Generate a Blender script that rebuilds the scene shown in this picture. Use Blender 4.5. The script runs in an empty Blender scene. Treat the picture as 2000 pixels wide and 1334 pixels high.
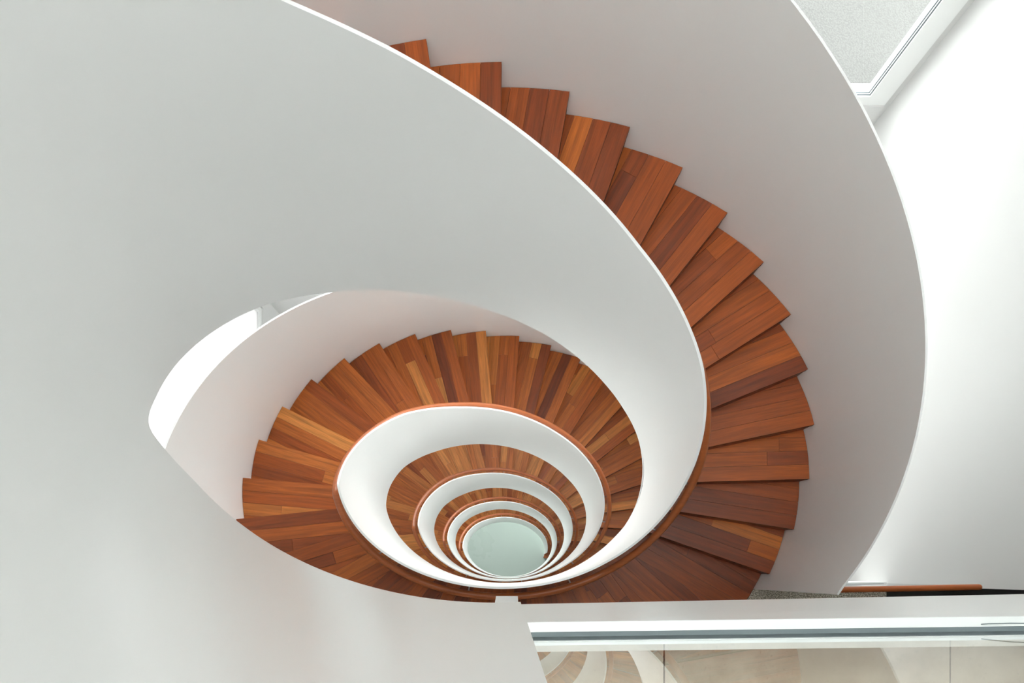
import bpy, bmesh, math, random
import numpy as np
from mathutils import Matrix, Vector

random.seed(7)
scene = bpy.context.scene
col = scene.collection
U = 2.0                                   # metres per plan unit (outer half-axis of the stair)

# ------------------------------------------------------------------ camera
CX, CY, CZ = 0.0141, -0.3064, 2.4931
cam_d = bpy.data.cameras.new('camera')
cam = bpy.data.objects.new('camera', cam_d); col.objects.link(cam)
cam.location = (CX*U, CY*U, CZ*U); cam.rotation_euler = (0, 0, 0)
cam_d.sensor_width = 36.0; cam_d.lens = 24.0
cam_d.shift_x = 0.00095; cam_d.shift_y = 0.2260
cam_d.clip_start = 0.01
scene.camera = cam

# ------------------------------------------------------------------ sky and exposure
w = bpy.data.worlds.new('overcast_sky'); scene.world = w; w.use_nodes = True
bg = w.node_tree.nodes['Background']
bg.inputs['Color'].default_value = (0.985, 1.0, 1.0, 1); bg.inputs['Strength'].default_value = 6.2
vs = scene.view_settings
vs.view_transform = 'Standard'; vs.look = 'None'; vs.gamma = 1.0; vs.use_curve_mapping = False
vs.exposure = 0.42
scene.cycles.diffuse_bounces = 12; scene.cycles.max_bounces = 18; scene.cycles.transparent_max_bounces = 16

# ------------------------------------------------------------------ helpers
def tag(o, label=None, cat=None, group=None, kind=None):
    if label: o['label'] = label
    if cat: o['category'] = cat
    if group: o['group'] = group
    if kind: o['kind'] = kind
    return o

def empty(name, loc=(0, 0, 0)):
    o = bpy.data.objects.new(name, None); o.location = loc; o.empty_display_size = 0.1
    col.objects.link(o); return o

def mesh_obj(name, verts, faces, mat, parent=None, smooth=False, rnd=None):
    me = bpy.data.meshes.new(name)
    me.from_pydata([tuple(v) for v in verts], [], faces)
    me.validate()
    bm = bmesh.new(); bm.from_mesh(me); bmesh.ops.recalc_face_normals(bm, faces=bm.faces); bm.to_mesh(me); bm.free()
    if rnd is not None:
        a = me.attributes.new('rnd', 'FLOAT', 'FACE')
        vals = rnd if hasattr(rnd, '__len__') else [rnd]*len(me.polygons)
        a.data.foreach_set('value', list(vals)[:len(me.polygons)])
    if smooth:
        me.polygons.foreach_set('use_smooth', [True]*len(me.polygons))
        me.set_sharp_from_angle(angle=math.radians(35))
    me.materials.append(mat)
    o = bpy.data.objects.new(name, me); col.objects.link(o)
    if parent: o.parent = parent
    return o

class MB:
    def __init__(s): s.v = []; s.f = []; s.r = []
    def box(s, x0, x1, y0, y1, z0, z1, r=0.0):
        n = len(s.v)
        s.v += [(x0,y0,z0),(x1,y0,z0),(x1,y1,z0),(x0,y1,z0),(x0,y0,z1),(x1,y0,z1),(x1,y1,z1),(x0,y1,z1)]
        s.f += [(n,n+3,n+2,n+1),(n+4,n+5,n+6,n+7),(n,n+1,n+5,n+4),(n+1,n+2,n+6,n+5),(n+2,n+3,n+7,n+6),(n+3,n,n+4,n+7)]
        s.r += [r]*6; return s
    def prism(s, poly, z0, z1, r=0.0):
        n = len(s.v); m = len(poly)
        s.v += [(p[0],p[1],z0) for p in poly]+[(p[0],p[1],z1) for p in poly]
        s.f.append(tuple(range(n, n+m))[::-1]); s.f.append(tuple(range(n+m, n+2*m)))
        for i in range(m):
            j = (i+1) % m; s.f.append((n+i, n+j, n+m+j, n+m+i))
        s.r += [r]*(m+2); return s
    def hexa(s, c8, r=0.0):                # eight corners, bottom ring then top ring
        n = len(s.v); s.v += [tuple(c) for c in c8]
        s.f += [(n,n+3,n+2,n+1),(n+4,n+5,n+6,n+7),(n,n+1,n+5,n+4),(n+1,n+2,n+6,n+5),(n+2,n+3,n+7,n+6),(n+3,n,n+4,n+7)]
        s.r += [r]*6; return s
    def tube(s, pts, rad, seg=10, cap=True, round_end=(False, False)):
        pts = [Vector(p) for p in pts]
        rs = [rad]*len(pts)
        if round_end[0] or round_end[1]:
            def dome(p, d):
                return [(p + d*rad*math.sin(a), rad*math.cos(a)) for a in (0.5, 0.95, 1.3, 1.5)]
            if round_end[1]:
                d = (pts[-1]-pts[-2]).normalized()
                for q, rr in dome(pts[-1], d): pts.append(q); rs.append(rr)
            if round_end[0]:
                d = (pts[0]-pts[1]).normalized()
                for q, rr in dome(pts[0], d): pts.insert(0, q); rs.insert(0, rr)
        n = len(s.v)
        for i, p in enumerate(pts):
            d = (pts[min(i+1, len(pts)-1)] - pts[max(i-1, 0)]).normalized()
            up = Vector((0,0,1)) if abs(d.z) < .95 else Vector((0,1,0))
            a = d.cross(up).normalized(); b = a.cross(d).normalized()
            for k in range(seg):
                th = 2*math.pi*k/seg
                s.v.append(tuple(p + (a*math.cos(th) + b*math.sin(th))*rs[i]))
        for i in range(len(pts)-1):
            for k in range(seg):
                k2 = (k+1) % seg
                s.f.append((n+i*seg+k, n+i*seg+k2, n+(i+1)*seg+k2, n+(i+1)*seg+k)); s.r.append(0)
        if cap:
            s.f.append(tuple(range(n, n+seg))[::-1]); s.f.append(tuple(range(n+(len(pts)-1)*seg, n+len(pts)*seg))); s.r += [0, 0]
        return s
    def build(s, name, mat, parent=None, smooth=False, scale=U, rnd=None):
        v = [(a*scale, b*scale, c*scale) for a, b, c in s.v]
        return mesh_obj(name, v, s.f, mat, parent, smooth, s.r if rnd is None else rnd)

# ------------------------------------------------------------------ materials
def new_mat(name):
    m = bpy.data.materials.new(name); m.use_nodes = True
    nt = m.node_tree; return m, nt, nt.nodes['Principled BSDF']
def lin(c):
    return tuple(((x/255)/12.92 if x/255 <= .04045 else ((x/255+.055)/1.055)**2.4) for x in c) + (1,)

def paint(name, c, rough, spec=0.5, bump=0.0, var=.04):
    m, nt, b = new_mat(name)
    b.inputs['Base Color'].default_value = c
    b.inputs['Roughness'].default_value = rough; b.inputs['Specular IOR Level'].default_value = spec
    tc = nt.nodes.new('ShaderNodeTexCoord'); n = nt.nodes.new('ShaderNodeTexNoise')
    n.inputs['Scale'].default_value = 1.3; n.inputs['Detail'].default_value = 3
    nt.links.new(tc.outputs['Object'], n.inputs['Vector'])
    r = nt.nodes.new('ShaderNodeMapRange')
    r.inputs[1].default_value = .3; r.inputs[2].default_value = .7
    r.inputs[3].default_value = rough-var; r.inputs[4].default_value = rough+var
    nt.links.new(n.outputs['Fac'], r.inputs[0])
    if var: nt.links.new(r.outputs[0], b.inputs['Roughness'])
    if bump:
        n2 = nt.nodes.new('ShaderNodeTexNoise'); n2.inputs['Scale'].default_value = 2.0
        nt.links.new(tc.outputs['Object'], n2.inputs['Vector'])
        bp = nt.nodes.new('ShaderNodeBump'); bp.inputs['Strength'].default_value = bump; bp.inputs['Distance'].default_value = .01
        nt.links.new(n2.outputs['Fac'], bp.inputs['Height']); nt.links.new(bp.outputs[0], b.inputs['Normal'])
    return m

M_STEEL = paint('white_satin_steel', (.916, .922, .914, 1), .30, .5, var=0)
M_WALL = paint('white_wall_paint', (.66, .66, .65, 1), .55, .35)
M_WHITE = paint('white_trim', (.82, .83, .82, 1), .4, .5)
M_KERB = paint('pale_channel', (.70, .72, .71, 1), .35, .5)
M_GASKET = paint('grey_gasket', (.16, .19, .20, 1), .6, .3)
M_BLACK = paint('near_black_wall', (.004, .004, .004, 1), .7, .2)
M_METAL = paint('brushed_bracket', (.42, .42, .42, 1), .35, .5)
M_SLOT = paint('dark_slot', (.08, .08, .075, 1), .6, .3)
M_SUB = paint('tread_core', (.10, .042, .018, 1), .6, .3)

def wood(name, stops, rough=.38, grain=1.0):
    m, nt, b = new_mat(name); L = nt.links.new
    at = nt.nodes.new('ShaderNodeAttribute'); at.attribute_name = 'rnd'
    ramp = nt.nodes.new('ShaderNodeValToRGB'); cr = ramp.color_ramp
    while len(cr.elements) < len(stops): cr.elements.new(.5)
    for e, (p, c) in zip(cr.elements, stops): e.position = p; e.color = lin(c)
    L(at.outputs['Fac'], ramp.inputs[0])
    tc = nt.nodes.new('ShaderNodeTexCoord')
    off = nt.nodes.new('ShaderNodeVectorMath'); off.operation = 'MULTIPLY_ADD'
    off.inputs[1].default_value = (1, 1, 1)
    cmb = nt.nodes.new('ShaderNodeCombineXYZ')
    mul = nt.nodes.new('ShaderNodeMath'); mul.operation = 'MULTIPLY'; mul.inputs[1].default_value = 57.0
    L(at.outputs['Fac'], mul.inputs[0]); L(mul.outputs[0], cmb.inputs[0]); L(mul.outputs[0], cmb.inputs[1])
    L(tc.outputs['Object'], off.inputs[0]); L(cmb.outputs[0], off.inputs[2])
    mp = nt.nodes.new('ShaderNodeMapping'); mp.inputs['Scale'].default_value = (2.2, 42, 8)
    L(off.outputs[0], mp.inputs[0])
    n1 = nt.nodes.new('ShaderNodeTexNoise'); n1.inputs['Scale'].default_value = 1.0; n1.inputs['Detail'].default_value = 5; n1.inputs['Distortion'].default_value = .6
    L(mp.outputs[0], n1.inputs['Vector'])
    mp2 = nt.nodes.new('ShaderNodeMapping'); mp2.inputs['Scale'].default_value = (9, 260, 30)
    L(off.outputs[0], mp2.inputs[0])
    n2 = nt.nodes.new('ShaderNodeTexNoise'); n2.inputs['Scale'].default_value = 1.0; n2.inputs['Detail'].default_value = 3
    L(mp2.outputs[0], n2.inputs['Vector'])
    ma = nt.nodes.new('ShaderNodeMapRange'); ma.inputs[1].default_value = .28; ma.inputs[2].default_value = .72
    ma.inputs[3].default_value = 1-.34*grain; ma.inputs[4].default_value = 1+.24*grain
    L(n1.outputs['Fac'], ma.inputs[0])
    mb = nt.nodes.new('ShaderNodeMapRange'); mb.inputs[1].default_value = .3; mb.inputs[2].default_value = .7
    mb.inputs[3].default_value = 1-.2*grain; mb.inputs[4].default_value = 1+.12*grain
    L(n2.outputs['Fac'], mb.inputs[0])
    mm = nt.nodes.new('ShaderNodeMath'); mm.operation = 'MULTIPLY'
    L(ma.outputs[0], mm.inputs[0]); L(mb.outputs[0], mm.inputs[1])
    sc = nt.nodes.new('ShaderNodeVectorMath'); sc.operation = 'SCALE'
    L(ramp.outputs[0], sc.inputs[0]); L(mm.outputs[0], sc.inputs['Scale'])
    L(sc.outputs[0], b.inputs['Base Color'])
    b.inputs['Roughness'].default_value = rough; b.inputs['Specular IOR Level'].default_value = .45
    bp = nt.nodes.new('ShaderNodeBump'); bp.inputs['Strength'].default_value = .06; bp.inputs['Distance'].default_value = .002
    L(n2.outputs['Fac'], bp.inputs['Height']); L(bp.outputs[0], b.inputs['Normal'])
    return m
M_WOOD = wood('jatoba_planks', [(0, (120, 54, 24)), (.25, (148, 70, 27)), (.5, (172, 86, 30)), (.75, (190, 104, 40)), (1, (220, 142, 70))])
M_RAIL = wood('handrail_timber', [(0, (166, 88, 46)), (1, (180, 100, 54))], .3, .4)

def carpet():
    m, nt, b = new_mat('grey_carpet'); L = nt.links.new
    tc = nt.nodes.new('ShaderNodeTexCoord'); n = nt.nodes.new('ShaderNodeTexNoise')
    n.inputs['Scale'].default_value = 110; n.inputs['Detail'].default_value = 3
    L(tc.outputs['Object'], n.inputs['Vector'])
    r = nt.nodes.new('ShaderNodeValToRGB'); r.color_ramp.elements[0].position = .38; r.color_ramp.elements[1].position = .66
    r.color_ramp.elements[0].color = lin((96, 88, 76)); r.color_ramp.elements[1].color = lin((200, 190, 174))
    L(n.outputs['Fac'], r.inputs[0]); L(r.outputs[0], b.inputs['Base Color']); b.inputs['Roughness'].default_value = .95
    return m
M_CARPET = carpet()
def stone():
    m, nt, b = new_mat('beige_limestone'); L = nt.links.new
    tc = nt.nodes.new('ShaderNodeTexCoord')
    n = nt.nodes.new('ShaderNodeTexNoise'); n.inputs['Scale'].default_value = 7; n.inputs['Detail'].default_value = 9; n.inputs['Roughness'].default_value = .65
    L(tc.outputs['Object'], n.inputs['Vector'])
    r = nt.nodes.new('ShaderNodeValToRGB')
    r.color_ramp.elements[0].position = .3; r.color_ramp.elements[0].color = lin((160, 144, 122))
    r.color_ramp.elements[1].position = .72; r.color_ramp.elements[1].color = lin((206, 193, 173))
    L(n.outputs['Fac'], r.inputs[0])
    v = nt.nodes.new('ShaderNodeTexNoise'); v.inputs['Scale'].default_value = 130; v.inputs['Detail'].default_value = 2
    L(tc.outputs['Object'], v.inputs['Vector'])
    r2 = nt.nodes.new('ShaderNodeMapRange'); r2.inputs[1].default_value = .24; r2.inputs[2].default_value = .36; r2.inputs[3].default_value = .8; r2.inputs[4].default_value = 1
    L(v.outputs['Fac'], r2.inputs[0])
    s = nt.nodes.new('ShaderNodeVectorMath'); s.operation = 'SCALE'
    L(r.outputs[0], s.inputs[0]); L(r2.outputs[0], s.inputs['Scale']); L(s.outputs[0], b.inputs['Base Color'])
    b.inputs['Roughness'].default_value = .45
    return m
M_STONE = stone()
def gravel():
    m, nt, b = new_mat('pale_gravel'); L = nt.links.new
    tc = nt.nodes.new('ShaderNodeTexCoord'); v = nt.nodes.new('ShaderNodeTexVoronoi'); v.inputs['Scale'].default_value = 90
    L(tc.outputs['Object'], v.inputs['Vector'])
    r = nt.nodes.new('ShaderNodeValToRGB'); r.color_ramp.elements[0].color = lin((96, 96, 94)); r.color_ramp.elements[1].color = lin((82, 82, 80)); r.color_ramp.elements[1].position = .75
    L(v.outputs['Distance'], r.inputs[0]); L(r.outputs[0], b.inputs['Base Color']); b.inputs['Roughness'].default_value = .9
    bp = nt.nodes.new('ShaderNodeBump'); bp.inputs['Strength'].default_value = .25; bp.inputs['Distance'].default_value = .01; bp.invert = True
    L(v.outputs['Distance'], bp.inputs['Height']); L(bp.outputs[0], b.inputs['Normal'])
    return m
M_GRAVEL = gravel()
M_GREEN = paint('pale_green_resin', lin((180, 194, 186)), .3, .4)

def glass(name, tint):
    m, nt, b = new_mat(name); nt.nodes.remove(b); L = nt.links.new
    out = nt.nodes['Material Output']
    tr = nt.nodes.new('ShaderNodeBsdfTransparent'); tr.inputs[0].default_value = tint
    gl = nt.nodes.new('ShaderNodeBsdfGlossy'); gl.inputs['Roughness'].default_value = 0.0
    fr = nt.nodes.new('ShaderNodeFresnel'); fr.inputs['IOR'].default_value = 1.5
    ge = nt.nodes.new('ShaderNodeNewGeometry')
    inv = nt.nodes.new('ShaderNodeMath'); inv.operation = 'SUBTRACT'; inv.inputs[0].default_value = 1.0
    L(ge.outputs['Backfacing'], inv.inputs[1])
    mu = nt.nodes.new('ShaderNodeMath'); mu.operation = 'MULTIPLY'
    L(fr.outputs[0], mu.inputs[0]); L(inv.outputs[0], mu.inputs[1])
    mx = nt.nodes.new('ShaderNodeMixShader')
    L(mu.outputs[0], mx.inputs[0]); L(tr.outputs[0], mx.inputs[1]); L(gl.outputs[0], mx.inputs[2]); L(mx.outputs[0], out.inputs['Surface'])
    return m
def frosted():
    m, nt, b = new_mat('frosted_glass'); nt.nodes.remove(b)
    t = nt.nodes.new('ShaderNodeBsdfTranslucent'); t.inputs[0].default_value = (.43, .43, .426, 1)
    nt.links.new(t.outputs[0], nt.nodes['Material Output'].inputs['Surface']); return m
M_FROST = frosted()
M_GLASS = glass('clear_glass', (.97, .985, .98, 1))

# ------------------------------------------------------------------ stair geometry (plan units)
QO, H = 0.8401, 0.0803
AI, BI, TH = 0.4688, 0.3333, 0.0061
XI, YI = -0.0108, -0.0127
QS, DS, S1, S2 = 0.8231, 0.1598, -1.751, 1.5433
F1, F = 22*H, 21*H                         # rise of the top flight, rise of the others
NLEV = 5
TT = np.linspace(-3.8, 6.4, 6001)
_g = np.sqrt(np.sin(TT)**2 + QS**2*np.cos(TT)**2)
SS = np.concatenate([[0], np.cumsum((_g[1:]+_g[:-1])/2*(TT[1]-TT[0]))]); SS -= np.interp(math.pi/2, TT, SS)
def s_of(t): return float(np.interp(math.radians(t), TT, SS))
def t_of(s): return math.degrees(float(np.interp(s, SS, TT)))
def nos1(t): return H + (s_of(t)-S1)/DS*H
def nos2(t): return (s_of(t)-S2)/DS*H
def p_in(t, o=0.0):
    r = math.radians(t); return (XI+(AI+o)*math.cos(r), YI+(BI+o)*math.sin(r))
def p_out(t, o=0.0):
    r = math.radians(t); return ((1+o)*math.cos(r), (QO+o)*math.sin(r))

# heights of the inner parapet, angle running down the stair (degrees, decreasing)
TOPK = [(274.6, F1+.55), (187, F1+.55)] + [(t, nos1(t)+.598) for t in (175, 160, 145, 130)] + \
       [(115.8, 1.779), (104.4, 1.686), (88.3, 1.547), (78, 1.457), (57.6, 1.281), (46.9, 1.203), (35.9, 1.125), (23.9, 1.046),
        (12.4, .961), (2.8, .89), (-7.4, .815), (-14.6, .757), (-33, .645), (-52, .555), (-60, .55)]
BOTK = [(274.6, 1.585), (262, 1.578), (240, 1.567), (221.5, 1.562), (210, 1.567), (204, 1.590), (198.5, 1.611), (194, 1.588), (189.7, 1.559),
        (178.6, 1.493), (166.7, 1.42), (156.3, 1.355), (147.2, 1.295), (133, 1.185), (120.2, 1.09), (93.4, .865), (76.8, .732), (65.3, .63),
        (50.8, .506), (38.7, .412), (26.2, .335), (12.6, .261), (0, .187), (-8.7, .12), (-21.3, .03), (-29, -.06), (-42, -.16), (-52, -.19)]
TOP2 = [(187, .55), (174, .463), (156, .345), (134, .2), (110, -.02), (86, -.2), (62, -.397), (40, -.553), (20, -.68), (0, -.80), (-12, -.87), (-30, -.99), (-52, .55-F)]
BOT2 = [(186, -.19), (170, -.262), (154, -.352), (139, -.49), (131.6, -.56), (105.4, -.765), (85.7, -.93), (65.6, -1.11), (45.3, -1.29),
        (25, -1.41), (5, -1.52), (-15, -1.655), (-30, -1.775), (-45, -.19-F)]
for n in range(2, NLEV+1):
    o, d = -360*(n-1), -(n-2)*F
    TOPK += [(t+o, z+d) for t, z in TOP2]
    if n == 2: BOTK += [(-120, -.235), (-135, -.26), (-149, -.235), (-163, -.205)]
    BOTK += [(t+o, z+d) for t, z in BOT2]
T_END = -360*(NLEV-1) - 8
ts = np.arange(274.6, T_END-20, -1.5)
def profile(k, sig=1.6):
    x = np.array([-a for a, _ in k]); y = np.array([b for _, b in k])
    fine = np.arange(-290, -T_END+40, .5); z = np.interp(fine, x, y)
    ker = np.exp(-.5*(np.arange(-9, 10)*.5/sig)**2); ker /= ker.sum()
    zz = np.convolve(np.pad(z, 9, mode='edge'), ker, 'valid')
    return lambda t: float(np.interp(-t, fine, zz))
z_top, z_bot = profile(TOPK, .8), profile(BOTK)
GROUND = -(NLEV-1)*F
ts = [t for t in ts if t >= T_END]

def ribbon(tlist, ring):
    """ring(t) gives the cross-section corners; returns verts and faces of the swept solid."""
    v, f = [], []
    for t in tlist: v += ring(t)
    m = len(ring(tlist[0]))
    for i in range(len(tlist)-1):
        for k in range(m):
            k2 = (k+1) % m; f.append((i*m+k, i*m+k2, (i+1)*m+k2, (i+1)*m+k))
    f.append(tuple(range(m))); f.append(tuple(range((len(tlist)-1)*m, len(tlist)*m)))
    return [(a*U, b*U, c*U) for a, b, c in v], f

def clip(poly, nx, ny, c):                 # keep nx*x+ny*y <= c
    out = []
    for i in range(len(poly)):
        a, b = poly[i], poly[(i+1) % len(poly)]
        da, db = nx*a[0]+ny*a[1]-c, nx*b[0]+ny*b[1]-c
        if da <= 0: out.append(a)
        if (da < 0 < db) or (db < 0 < da):
            s = da/(da-db); out.append((a[0]+s*(b[0]-a[0]), a[1]+s*(b[1]-a[1])))
    return out
def area(p): return .5*abs(sum(p[i][0]*p[(i+1) % len(p)][1]-p[(i+1) % len(p)][0]*p[i][1] for i in range(len(p))))

SW = 0.0455                                # strip width
def tread_shape(tf, tb, over=.0):
    """plan outline of a board field from its front line tf back to tb, in a frame along the front line"""
    a, b = p_in(tf, TH+.0012), p_out(tf, -.0015)
    ang = math.atan2(b[1]-a[1], b[0]-a[0])
    n = 5
    pts = [p_out(tf+(tb-tf)*i/n, -.0015) for i in range(n+1)] + [p_in(tb+(tf-tb)*i/n, TH+.0012) for i in range(n+1)]
    ca, sa = math.cos(ang), math.sin(ang)
    loc = [((x-a[0])*ca+(y-a[1])*sa, -(x-a[0])*sa+(y-a[1])*ca) for x, y in pts]
    return a, ang, loc
def split_planks(loc, rng, nosing=True):
    xs = [p[0] for p in loc]; ymax = max(p[1] for p in loc); ymin = min(p[1] for p in loc)
    L = max(xs)-min(xs); x0 = min(xs); out = []
    y = 0.0; i = 0
    y = min(0.0, ymin)
    while y < ymax-.001:
        y2 = y+SW*(1.0 if i else 1.05)
        if ymax-y2 < .012: y2 = ymax+.001
        cuts = []
        pr = rng.random()
        if i == 0: cuts = [rng.uniform(.2, .8)] if pr < .18 else []
        elif pr < .62: cuts = [rng.uniform(.18, .85)]
        elif pr < .72: cuts = [rng.uniform(.15, .4), rng.uniform(.6, .85)]
        ed = [x0-.1]+[x0+c*L for c in cuts]+[x0+L+.1]
        for k in range(len(ed)-1):
            g = .00035
            p = clip(clip(loc, 0, -1, -(y+g)), 0, 1, y2-g)
            if len(p) > 2: p = clip(clip(p, -1, 0, -(ed[k]+g)), 1, 0, ed[k+1]-g)
            if len(p) > 2 and area(p) > 2e-5: out.append(p)
        y = y2; i += 1
    return out
TK = .020                                  # tread thickness
def board_field(parent, name, tf, tb, z, zpar, rng, planks='objects', tone=.47):
    a, ang, loc = tread_shape(tf, tb)
    body = MB()
    body.prism(loc, -TK, -.0052)
    nm = name
    pk = split_planks(loc, rng)
    if planks == 'joined':
        body.r = [.3]*len(body.r)
        for p in pk: body.prism(p, -.005, 0, min(1, max(0, rng.gauss(tone, .17))))
        o = body.build(nm, M_WOOD, parent)
    else:
        o = body.build(nm, M_SUB, parent, rnd=.3)
    o.location = (a[0]*U, a[1]*U, (z-zpar)*U); o.rotation_euler = (0, 0, ang)
    if planks == 'objects':
        for p in pk:
            q = MB().prism(p, -.005, rng.uniform(-.00012, .00012), 0).build('plank', M_WOOD, o, rnd=min(1, max(0, rng.gauss(tone, .185))))
    return o
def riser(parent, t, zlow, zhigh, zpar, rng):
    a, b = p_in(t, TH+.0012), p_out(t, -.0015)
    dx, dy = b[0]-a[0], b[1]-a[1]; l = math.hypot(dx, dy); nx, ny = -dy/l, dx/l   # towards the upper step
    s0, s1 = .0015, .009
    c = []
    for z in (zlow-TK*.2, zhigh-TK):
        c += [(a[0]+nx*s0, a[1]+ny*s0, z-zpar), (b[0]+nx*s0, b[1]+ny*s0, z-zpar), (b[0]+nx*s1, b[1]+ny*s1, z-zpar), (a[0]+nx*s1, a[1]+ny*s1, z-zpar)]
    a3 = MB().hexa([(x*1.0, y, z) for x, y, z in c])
    return a3.build('riser', M_WOOD, parent, rnd=rng.uniform(.0, .08))  # darkest plank tone, shade under the nosing put into the colour

def soffit(parent, tlist, zf, zpar):
    v, f = ribbon(tlist, lambda t: [(*p_in(t, TH), zf(t)-zpar), (*p_out(t, 0), zf(t)-zpar), (*p_out(t, 0), zf(t)+.012-zpar), (*p_in(t, TH), zf(t)+.012-zpar)])
    return mesh_obj('soffit', v, f, M_STEEL, parent, True)

# ------------------------------------------------------------------ room shell
XW, XL, YB, YF = 1.385, -1.49, 1.376, -1.55
ZC = F1+2.9                               # ceiling height
ZB = GROUND
def struct(o): o['kind'] = 'structure'; return o
T = .08
GLY0, GLY1 = -.20, 1.30
def side_wall(name, x0, x1, y0, first):
    m = MB(); m.box(x0, x1, y0, GLY0, ZB-.1, ZC); m.box(x0, x1, GLY1, YB+T, ZB-.1, ZC); top = ZC
    for i in range(first, NLEV):
        m.box(x0, x1, GLY0, GLY1, -(i-1)*F-.16, top); top = -i*F+.03
    m.box(x0, x1, GLY0, GLY1, ZB-.1, top)
    return struct(m.build(name, M_WALL))
side_wall('wall_right', XW, XW+T, -.352, 1)
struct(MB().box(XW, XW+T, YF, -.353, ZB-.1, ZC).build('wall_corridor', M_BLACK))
side_wall('wall_left', XL-T, XL, YF, 0)
struct(MB().box(XL-T, XW+T, YF-T, YF, ZB-.1, ZC).build('wall_front', M_WALL))
# back wall with one wide opening on every storey
levels = [-i*F for i in range(NLEV)]
WX0, WX1 = -1.30, 1.361
wb = MB(); edges = [ZC]
wb.box(XL, WX0, YB, YB+T, ZB-.1, ZC); wb.box(WX1, XW, YB+.012, YB+T, ZB-.1, ZC)
zprev = ZC
WIN = []
for z in levels:
    hi = min(z+(1.05 if z == 0 else 1.42), zprev-.12)
    lo = z+.03; wx = -.9 if z == 0 else WX0
    wb.box(WX0, WX1, YB, YB+T, hi, zprev); WIN.append((lo, hi, wx)); zprev = lo
    if wx > WX0: wb.box(WX0, wx, YB, YB+T, lo, hi)
wb.box(WX0, WX1, YB, YB+T, ZB-.1, zprev)
struct(wb.build('wall_back', M_WALL))
FW = .074; BAR = .044
for i, (lo, hi, WXL) in enumerate(WIN):
    w_ = empty('window_%d' % (i+1), (0, YB*U, lo*U)); struct(w_)
    tag(w_, 'tall window at the top right looking onto pale gravel' if i == 0 else
        'wide back window, storey %s below the gravel window' % ['one', 'two', 'three', 'four'][i-1], 'window')
    y0, y1 = .004, .052
    fr = MB(); hh = hi-lo
    fr.box(WXL, WXL+FW, y0, y1, 0, hh); fr.box(WX1-FW, WX1, y0, y1, 0, hh)
    fr.box(WXL+FW, WX1-FW, y0, y1, 0, BAR); fr.box(WXL+FW, WX1-FW, y0, y1, hh-BAR, hh)
    fo = fr.build('window_frame', M_WHITE, w_)
    xs = [WXL+FW, WXL+FW+(.66 if i == 0 else .86), WX1-FW-(.74 if i == 0 else .86), WX1-FW]
    for xm in xs[1:-1]:
        MB().box(xm-.018, xm+.018, y0, y1, BAR, hh-BAR).build('mullion', M_WHITE, w_)
    for k in range(3):
        a = xs[k]+(.018 if k else 0); b = xs[k+1]-(.018 if k < 2 else 0)
        gk = MB(); e = .0028
        for o_, yy in ((0, .010), (.0055, .014)):
            gk.box(a+o_, a+o_+e, yy, yy+.003, BAR+o_, hh-BAR-o_); gk.box(b-o_-e, b-o_, yy, yy+.003, BAR+o_, hh-BAR-o_)
            gk.box(a+o_+e, b-o_-e, yy, yy+.003, BAR+o_, BAR+o_+e*.7); gk.box(a+o_+e, b-o_-e, yy, yy+.003, hh-BAR-o_-e*.7, hh-BAR-o_)
        pn = MB().box(a+.009, b-.009, .024, .032, BAR+.009, hh-BAR-.009).build('pane', M_GLASS, w_)
        gk.build('gasket', M_GASKET, pn)
for side, x0, x1 in (('left', XL-.05, XL-.012), ('right', XW+.012, XW+.05)):  # side windows added to brighten the storeys
    for i in range(0 if side == 'left' else 1, NLEV):
        lo, hi = -i*F+.03, -(i-1)*F-.16
        w_ = empty('window_%d' % (6+i+(4 if side == 'right' else 0)), ((x0+x1)/2*U, .55*U, lo*U)); struct(w_)
        tag(w_, 'frosted side window, added to bring in light, in the %s wall, storey %s from the carpet floor down' % (side, ['one', 'two', 'three', 'four', 'five'][i]), 'window')
        hh = hi-lo; xc = (x1-x0)/2
        f_ = MB().box(-xc, xc, GLY0-.55, GLY0-.52, 0, hh).box(-xc, xc, GLY1-.58, GLY1-.55, 0, hh).box(-xc, xc, GLY0-.52, GLY1-.58, 0, .03).box(-xc, xc, GLY0-.52, GLY1-.58, hh-.03, hh)
        f_.build('window_frame', M_WHITE, w_)
        for k in range(1):
            a = GLY0-.52; b = GLY1-.58
            MB().box(-.006, .006, a+.004, b-.004, .03, hh-.03).build('pane', M_FROST, w_)
# ground floor and outside
struct(MB().box(XL, XW, YF, YB, ZB-.1, ZB).build('floor', M_GREEN))
struct(MB().box(-6, 6, YB+T, YB+8, -.16, -.06).build('terrace_ground', M_GRAVEL))
struct(MB().box(-9, 9, -8, YB+8, ZB-.4, ZB-.3).build('yard_ground', M_GRAVEL))
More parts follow.
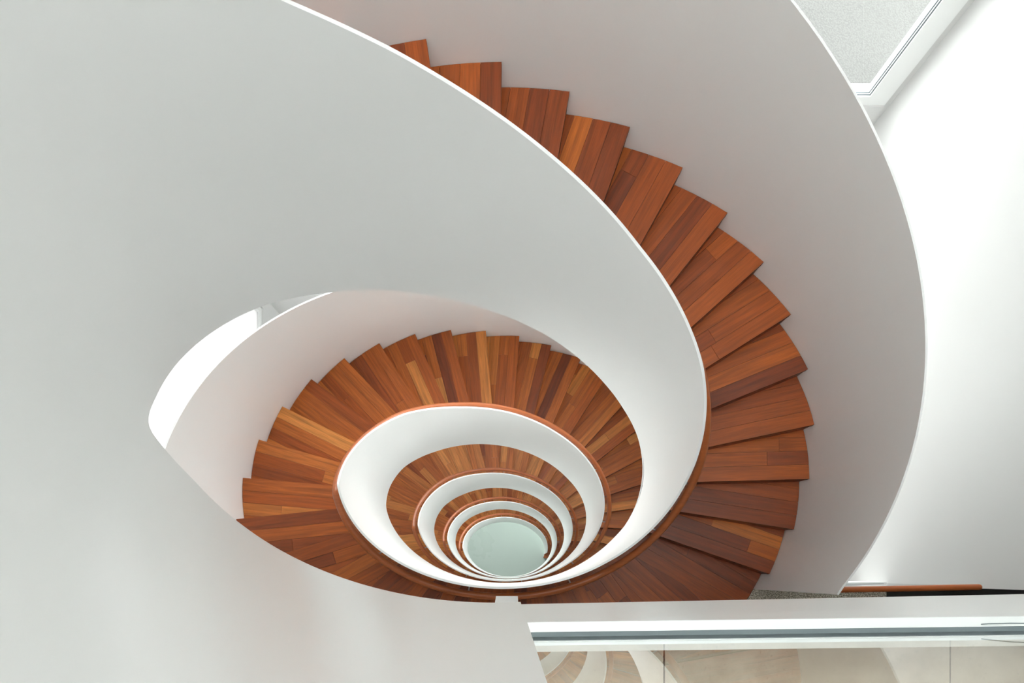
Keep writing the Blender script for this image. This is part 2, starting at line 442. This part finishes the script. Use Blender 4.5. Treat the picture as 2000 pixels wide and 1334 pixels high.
# ceiling with unseen roof-light strips, added and shaped for their light
SX0, SX1 = -1.38, 1.12
STR = [(-1.46, -.94), (-.84, -.26), (-.16, .32), (.44, .72)]
cl = MB(); yprev = YF-T
for y0, y1 in STR:
    cl.box(SX0, SX1, yprev, y0, ZC, ZC+.08); yprev = y1
cl.box(SX0, SX1, yprev, YB+T, ZC, ZC+.08)
cl.box(XL-T, SX0, YF-T, YB+T, ZC, ZC+.08); cl.box(SX1, XW+T, YF-T, YB+T, ZC, ZC+.08)
struct(cl.build('ceiling', M_WALL))
for i, (y0, y1) in enumerate(STR):
    sk = empty('window_%d' % (15+i), (0, (y0+y1)/2*U, ZC*U)); struct(sk); tag(sk, 'unseen roof-light strip added to light the stairwell, strip %s from the glass balustrade' % ['one', 'two', 'three', 'four'][i], 'skylight')
    hw = (y1-y0)/2
    for k in range(5):
        x = SX0+(SX1-SX0)*k/4
        MB().box(max(SX0, x-.012), min(SX1, x+.012), -hw, hw, .0, .06).build('glazing_bar', M_WHITE, sk)
    for k in range(4):
        MB().box(SX0+(SX1-SX0)*k/4+.012, SX0+(SX1-SX0)*(k+1)/4-.012, -hw, hw, .03, .036).build('pane', M_GLASS, sk)

# ------------------------------------------------------------------ storey floors (carpet) beside every landing
for i in range(NLEV-1):
    z = -i*F
    te = -26.0
    poly = [p_out(t, 0.0) for t in np.linspace(te, 190-360, 60)]
    poly = [(x, y) for x, y in poly]
    fp = [(XW, -.352)] + [(p_out(te)[0]+.02, -.360)] + poly + [(XL, poly[-1][1]), (XL, YF), (XW, YF)]
    o = struct(MB().prism(fp, z-.16, z).build('floor_storey', M_CARPET)); 
    e = MB().prism([(p_out(te)[0]+.045, -.359), (XW, -.351), (XW, -.3385), (p_out(te)[0]+.045, -.3465)], z-.19, z+.004)
    e.build('edge_fascia', M_WHITE, o)

# ------------------------------------------------------------------ upper floor: slab, stone tiles, kerb, glass guard
def yl(x, base, m): return base + (x-.028)*m
up = [p_in(t, TH+.002) for t in np.linspace(190, 274.5, 40)] + [(.03, -.368), (XW, -.352), (XW, YF), (XL, YF), (XL, p_out(190)[1])] + [p_out(190)]
slab = struct(MB().prism(up, F1-.16, F1-.012).build('floor_upper', M_WHITE))
gx0, tw = .177, .3045
fasc_y = lambda x: -.349+(x-.028)*.0175
rngt = random.Random(3)
for i in range(-5, 4):
    for j in range(4):
        a, b = gx0+i*tw+.0008, gx0+(i+1)*tw-.0008
        yb = -.3665 - j*tw + .01*(i*.3); yb = -.368-j*tw; ya = yb-tw+.0016
        if b > XW: b = XW-.001
        if a < XL+.01 or b <= a: continue
        poly = [(a, ya), (b, ya), (b, yb), (a, yb)]
        if j == 0 and a < .03:
            # keep clear of the curved parapet
            poly = [(x, min(y, -.368)) for x, y in poly]
        MB().prism(poly, F1-.0118, F1+rngt.uniform(-.0002, .0002)).build('tile', M_STONE, slab)
kerb = empty('glass_balustrade', (0, -.35*U, F1*U))
tag(kerb, 'frameless glass balustrade in a white channel on the upper floor edge', 'balustrade')
def kb_obj(name, x0, x1, y00, y01, m, z0, z1, mat, parent, y00t=None, mt=None):
    """bar running along the floor edge between two offsets; top line may differ from the bottom line"""
    c = []
    for z, yy0, yy1, mm in ((z0, y00, y01, m), (z1, y00 if y00t is None else y00t, y01, m if mt is None else mt)):
        for x, yy in ((x0, yy1), (x1, yy1), (x1, yy0), (x0, yy0)):
            c.append((x, yy+(x-.028)*mm+.35, z-F1))
    return MB().hexa(c).build(name, mat, parent)
X0 = .0268
ZK = 1.900
kb_obj('fascia', X0, XW-.002, -.3484, -.358, .0200, 1.576, ZK, M_STEEL, kerb, y00t=-.3491, mt=.0125)
kb_obj('channel_lip', X0, XW-.002, -.3492, -.3572, .0125, ZK, ZK+.003, M_KERB, kerb)
kb_obj('channel_lip', X0, XW-.002, -.3651, -.3695, .0125, F1, ZK+.002, M_KERB, kerb)
kb_obj('gasket', X0, XW-.002, -.3573, -.3624, .0125, ZK-.03, ZK-.002, M_GASKET, kerb)
kb_obj('pane', X0+.002, XW-.003, -.3620, -.3650, .0125, ZK-.03, F1+.55, M_GLASS, kerb)
wy = -.3575+.0125*.68
wire = MB().tube([(.4175, -.3562+.0125*.39+.35, ZK+.0005-F1), (.425, -.3550+.0125*.39+.35, ZK+.006-F1), (.437, -.3540+.0125*.4+.35, ZK+.016-F1), (.46, -.3535+.0125*.42+.35, ZK+.030-F1)], .0005, 6)
wo = wire.build('loose_wire', M_GASKET, None)
wo.location = kerb.location; tag(wo, 'thin loose wire poking out of the grey gasket line', 'wire')

# ------------------------------------------------------------------ inner parapet with handrail
inner = empty('inner_balustrade', (XI*U, YI*U, GROUND*U))
tag(inner, 'white steel parapet spiralling down round the open well with timber handrail', 'balustrade')
def ring_in(t):
    zt, zb = z_top(t), z_bot(t)
    zb = max(zb, GROUND+.002)
    a, b = p_in(t), p_in(t, TH)
    g = GROUND
    return [(a[0]-XI, a[1]-YI, zb-g), (b[0]-XI, b[1]-YI, zb-g), (b[0]-XI, b[1]-YI, zt-g), (a[0]-XI, a[1]-YI, zt-g)]
v, f = ribbon(ts, ring_in); mesh_obj('parapet', v, f, M_STEEL, inner, True)
RR, RD = .0112, .15
def rail_off(t): return .027+.017*min(1.0, 1+math.sin(math.radians(t)))
def rail_pt(t): p = p_in(t, TH+rail_off(t)); return (p[0]-XI, p[1]-YI, z_top(t)-RD-GROUND)
rt = [t for t in np.arange(262, T_END+16, -1.0)]
rm = MB().tube([rail_pt(t) for t in rt], RR, 12)
hr = rm.build('handrail', M_RAIL, inner, True, rnd=.5)
t = 235.0
while t > T_END+10:
    a, b = p_in(t, TH-.001), p_in(t, TH+rail_off(t))
    z = z_top(t)-RD-GROUND
    MB().tube([(a[0]-XI, a[1]-YI, z-.022), (b[0]-XI, b[1]-YI, z-.022), (b[0]-XI, b[1]-YI, z-.004)], .0022, 6).build('bracket', M_METAL, inner)
    t -= 37.5

# ------------------------------------------------------------------ outer parapets, one per flight
HO = .577
def outer_balustrade(n, t0, t1, zt, zb, label):
    z0 = (2-n)*F if n > 1 else 0.0
    root = empty('outer_balustrade', (0, 0, z0*U)); tag(root, label, 'balustrade', 'white outer parapets of the stair')
    tl = list(np.arange(t0, t1, -2.0))+[t1]
    def ring(t):
        a, b = p_out(t), p_out(t, .0055); e = zb(t)
        return [(a[0], a[1], e-z0), (b[0], b[1], e-z0), (b[0], b[1], zt(t)-z0), (a[0], a[1], zt(t)-z0)]
    v, f = ribbon(tl, ring); mesh_obj('parapet', v, f, M_STEEL, root, True)
    return root
ob_names = ['wide white outer parapet beside the top flight at the right', 'white outer parapet beside the second flight at the left',
            'white outer parapet of the third flight hidden below the second', 'white outer parapet of the fourth flight deep in the stair',
            'white outer parapet of the lowest flight at the ground floor']
lvl1 = lambda t: max(0.0, min(F1, nos1(t)))
outer_balustrade(1, 196, -25.7, lambda t: (max(nos1(t), .058) if t < 100 else min(nos1(t), F1))+HO, lambda t: max(-.16, nos1(t)-.13), ob_names[0])
for n in range(2, NLEV+1):
    d = -(n-2)*F
    outer_balustrade(n, 197, -25.7, lambda t, d=d: max(min(nos2(t), 0), -F+.03)+HO+d, lambda t, d=d: max(min(nos2(t)-.13, -.05), -F-.1)+d if t < 150 else min(nos2(t), 0)-.13+d, ob_names[n-1])

# ------------------------------------------------------------------ flights
rng = random.Random(11)
fl_labels = ['top timber flight curving down the right side', 'second timber flight sweeping over the left and top of the well',
             'third timber flight, ring inside the second', 'fourth timber flight, narrow ring deep in the well', 'lowest and smallest timber flight above the green floor']
def flight(n):
    if n == 1:
        zpar = 0.0; steps = [(k*H, t_of(S1+(k-1)*DS), t_of(S1+k*DS)) for k in range(1, 22)]
        tl = list(np.arange(191, -22, -4.0)); zs = lambda t: min(max(nos1(t)-.13, z_bot(t)+.003), nos1(t)-.118)
    else:
        z0 = -(n-2)*F; zpar = z0-F
        steps = [(z0-k*H, t_of(S2-k*DS), t_of(S2-(k-1)*DS)) for k in range(1, 21)]
        tl = list(np.arange(188, -16, -4.0)); zs = lambda t: z0+min(max(nos2(t)-.13, z_bot(t-360*(n-1))+.003-z0), nos2(t)-.118)
    root = empty('stair_flight', (0, 0, zpar*U)); tag(root, fl_labels[n-1], 'staircase', 'flights of the spiral stair')
    for i, (z, tf, tb) in enumerate(steps):
        mode = 'joined' if (n >= 4 or (n == 1 and i > 14)) else 'objects'
        board_field(root, 'tread', tf, tb+.9, z, zpar, rng, mode, (.32, .66, .84, .84, .84)[n-1])  # plank tone lightens down the flights, standing in for stronger light below
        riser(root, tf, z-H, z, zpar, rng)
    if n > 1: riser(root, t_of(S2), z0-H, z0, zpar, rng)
    soffit(root, tl, lambda t: max(zs(t), zpar-.14 if n < NLEV else zpar+.001), zpar)
    return root
for n in range(1, NLEV+1): flight(n)
# landings
ld_labels = ['broad timber landing of fanned planks at the foot of the top flight', 'timber landing at the foot of the second flight',
             'timber landing at the foot of the third flight', 'timber landing at the foot of the fourth flight']
for i in range(NLEV-1):
    z = -i*F
    tfront = t_of(S2)-360
    tback = t_of(S1) if i == 0 else t_of(S2-20*DS)
    root = empty('stair_landing', (0, 0, z*U)); tag(root, ld_labels[i], 'landing', 'timber landings of the spiral stair')
    ns = 13
    for k in range(ns):
        tf = tfront+(tback-tfront)*k/ns; tb = tfront+(tback-tfront)*(k+1)/ns
        board_field(root, 'board_panel' if False else 'plank_bay', tf, tb+(.9 if k == ns-1 else 0), z, z, rng, 'objects' if i == 0 else 'joined', .30 if i == 0 else .7)  # lower landings lighter too, the stronger light put into the plank tone
    tl = list(np.arange(tback+1, tfront-1, -4.0))
    soffit(root, tl, lambda t: min(max(z-.16, z_bot(t-360*i)+.004), z-TK-.013), z)

# ------------------------------------------------------------------ glass guard with timber rail at the carpet floor
gr = empty('floor_guard', (1.2*U, -.35*U, 0))
tag(gr, 'glass guard with round timber handrail at the carpet floor edge', 'balustrade')
a = (.935, -.3555); b = (1.3835, -.347)
A = lambda p, z: (p[0]-1.2, p[1]+.35, z)
MB().tube([A(a, .52), A((1.16, -.3513), .52), A((1.366, -.3474), .52)], .0088, 14, round_end=(False, True)).build('handrail', M_RAIL, gr, True, rnd=.35)
gp = [(.95, -.3552), (1.3795, -.3471)]
def slabbar(p, q, w_, z0, z1): return MB().hexa([A((p[0], p[1]-w_), z0), A((q[0], q[1]-w_), z0), A((q[0], q[1]+w_), z0), A((p[0], p[1]+w_), z0),
                                              A((p[0], p[1]-w_), z1), A((q[0], q[1]-w_), z1), A((q[0], q[1]+w_), z1), A((p[0], p[1]+w_), z1)])
slabbar(gp[0], gp[1], .003, .004, .512).build('pane', M_GLASS, gr)
slabbar(gp[0], (1.372, -.3472), .0034, .0042, .006).build('gasket', M_GASKET, gr)

# ------------------------------------------------------------------ small vent box under the end of the upper parapet
vb = empty('vent_box', (.008*U, -.345*U, 1.49*U)); tag(vb, 'small white slotted box fixed below the end of the near parapet', 'vent')
MB().hexa([(-.016, -.012, 0), (.016, -.012, 0), (.016, .0045, 0), (-.016, .0045, 0), (-.016, -.014, .063), (.016, -.014, .063), (.016, -.002, .063), (-.016, -.002, .063)]).build('housing', M_WHITE, vb)
for x0, x1 in ((-.0145, -.0020), (.0012, .0140)):
    MB().box(x0, x1, -.0058, -.0034, .0625, .0642).build('slot', M_SLOT, vb)
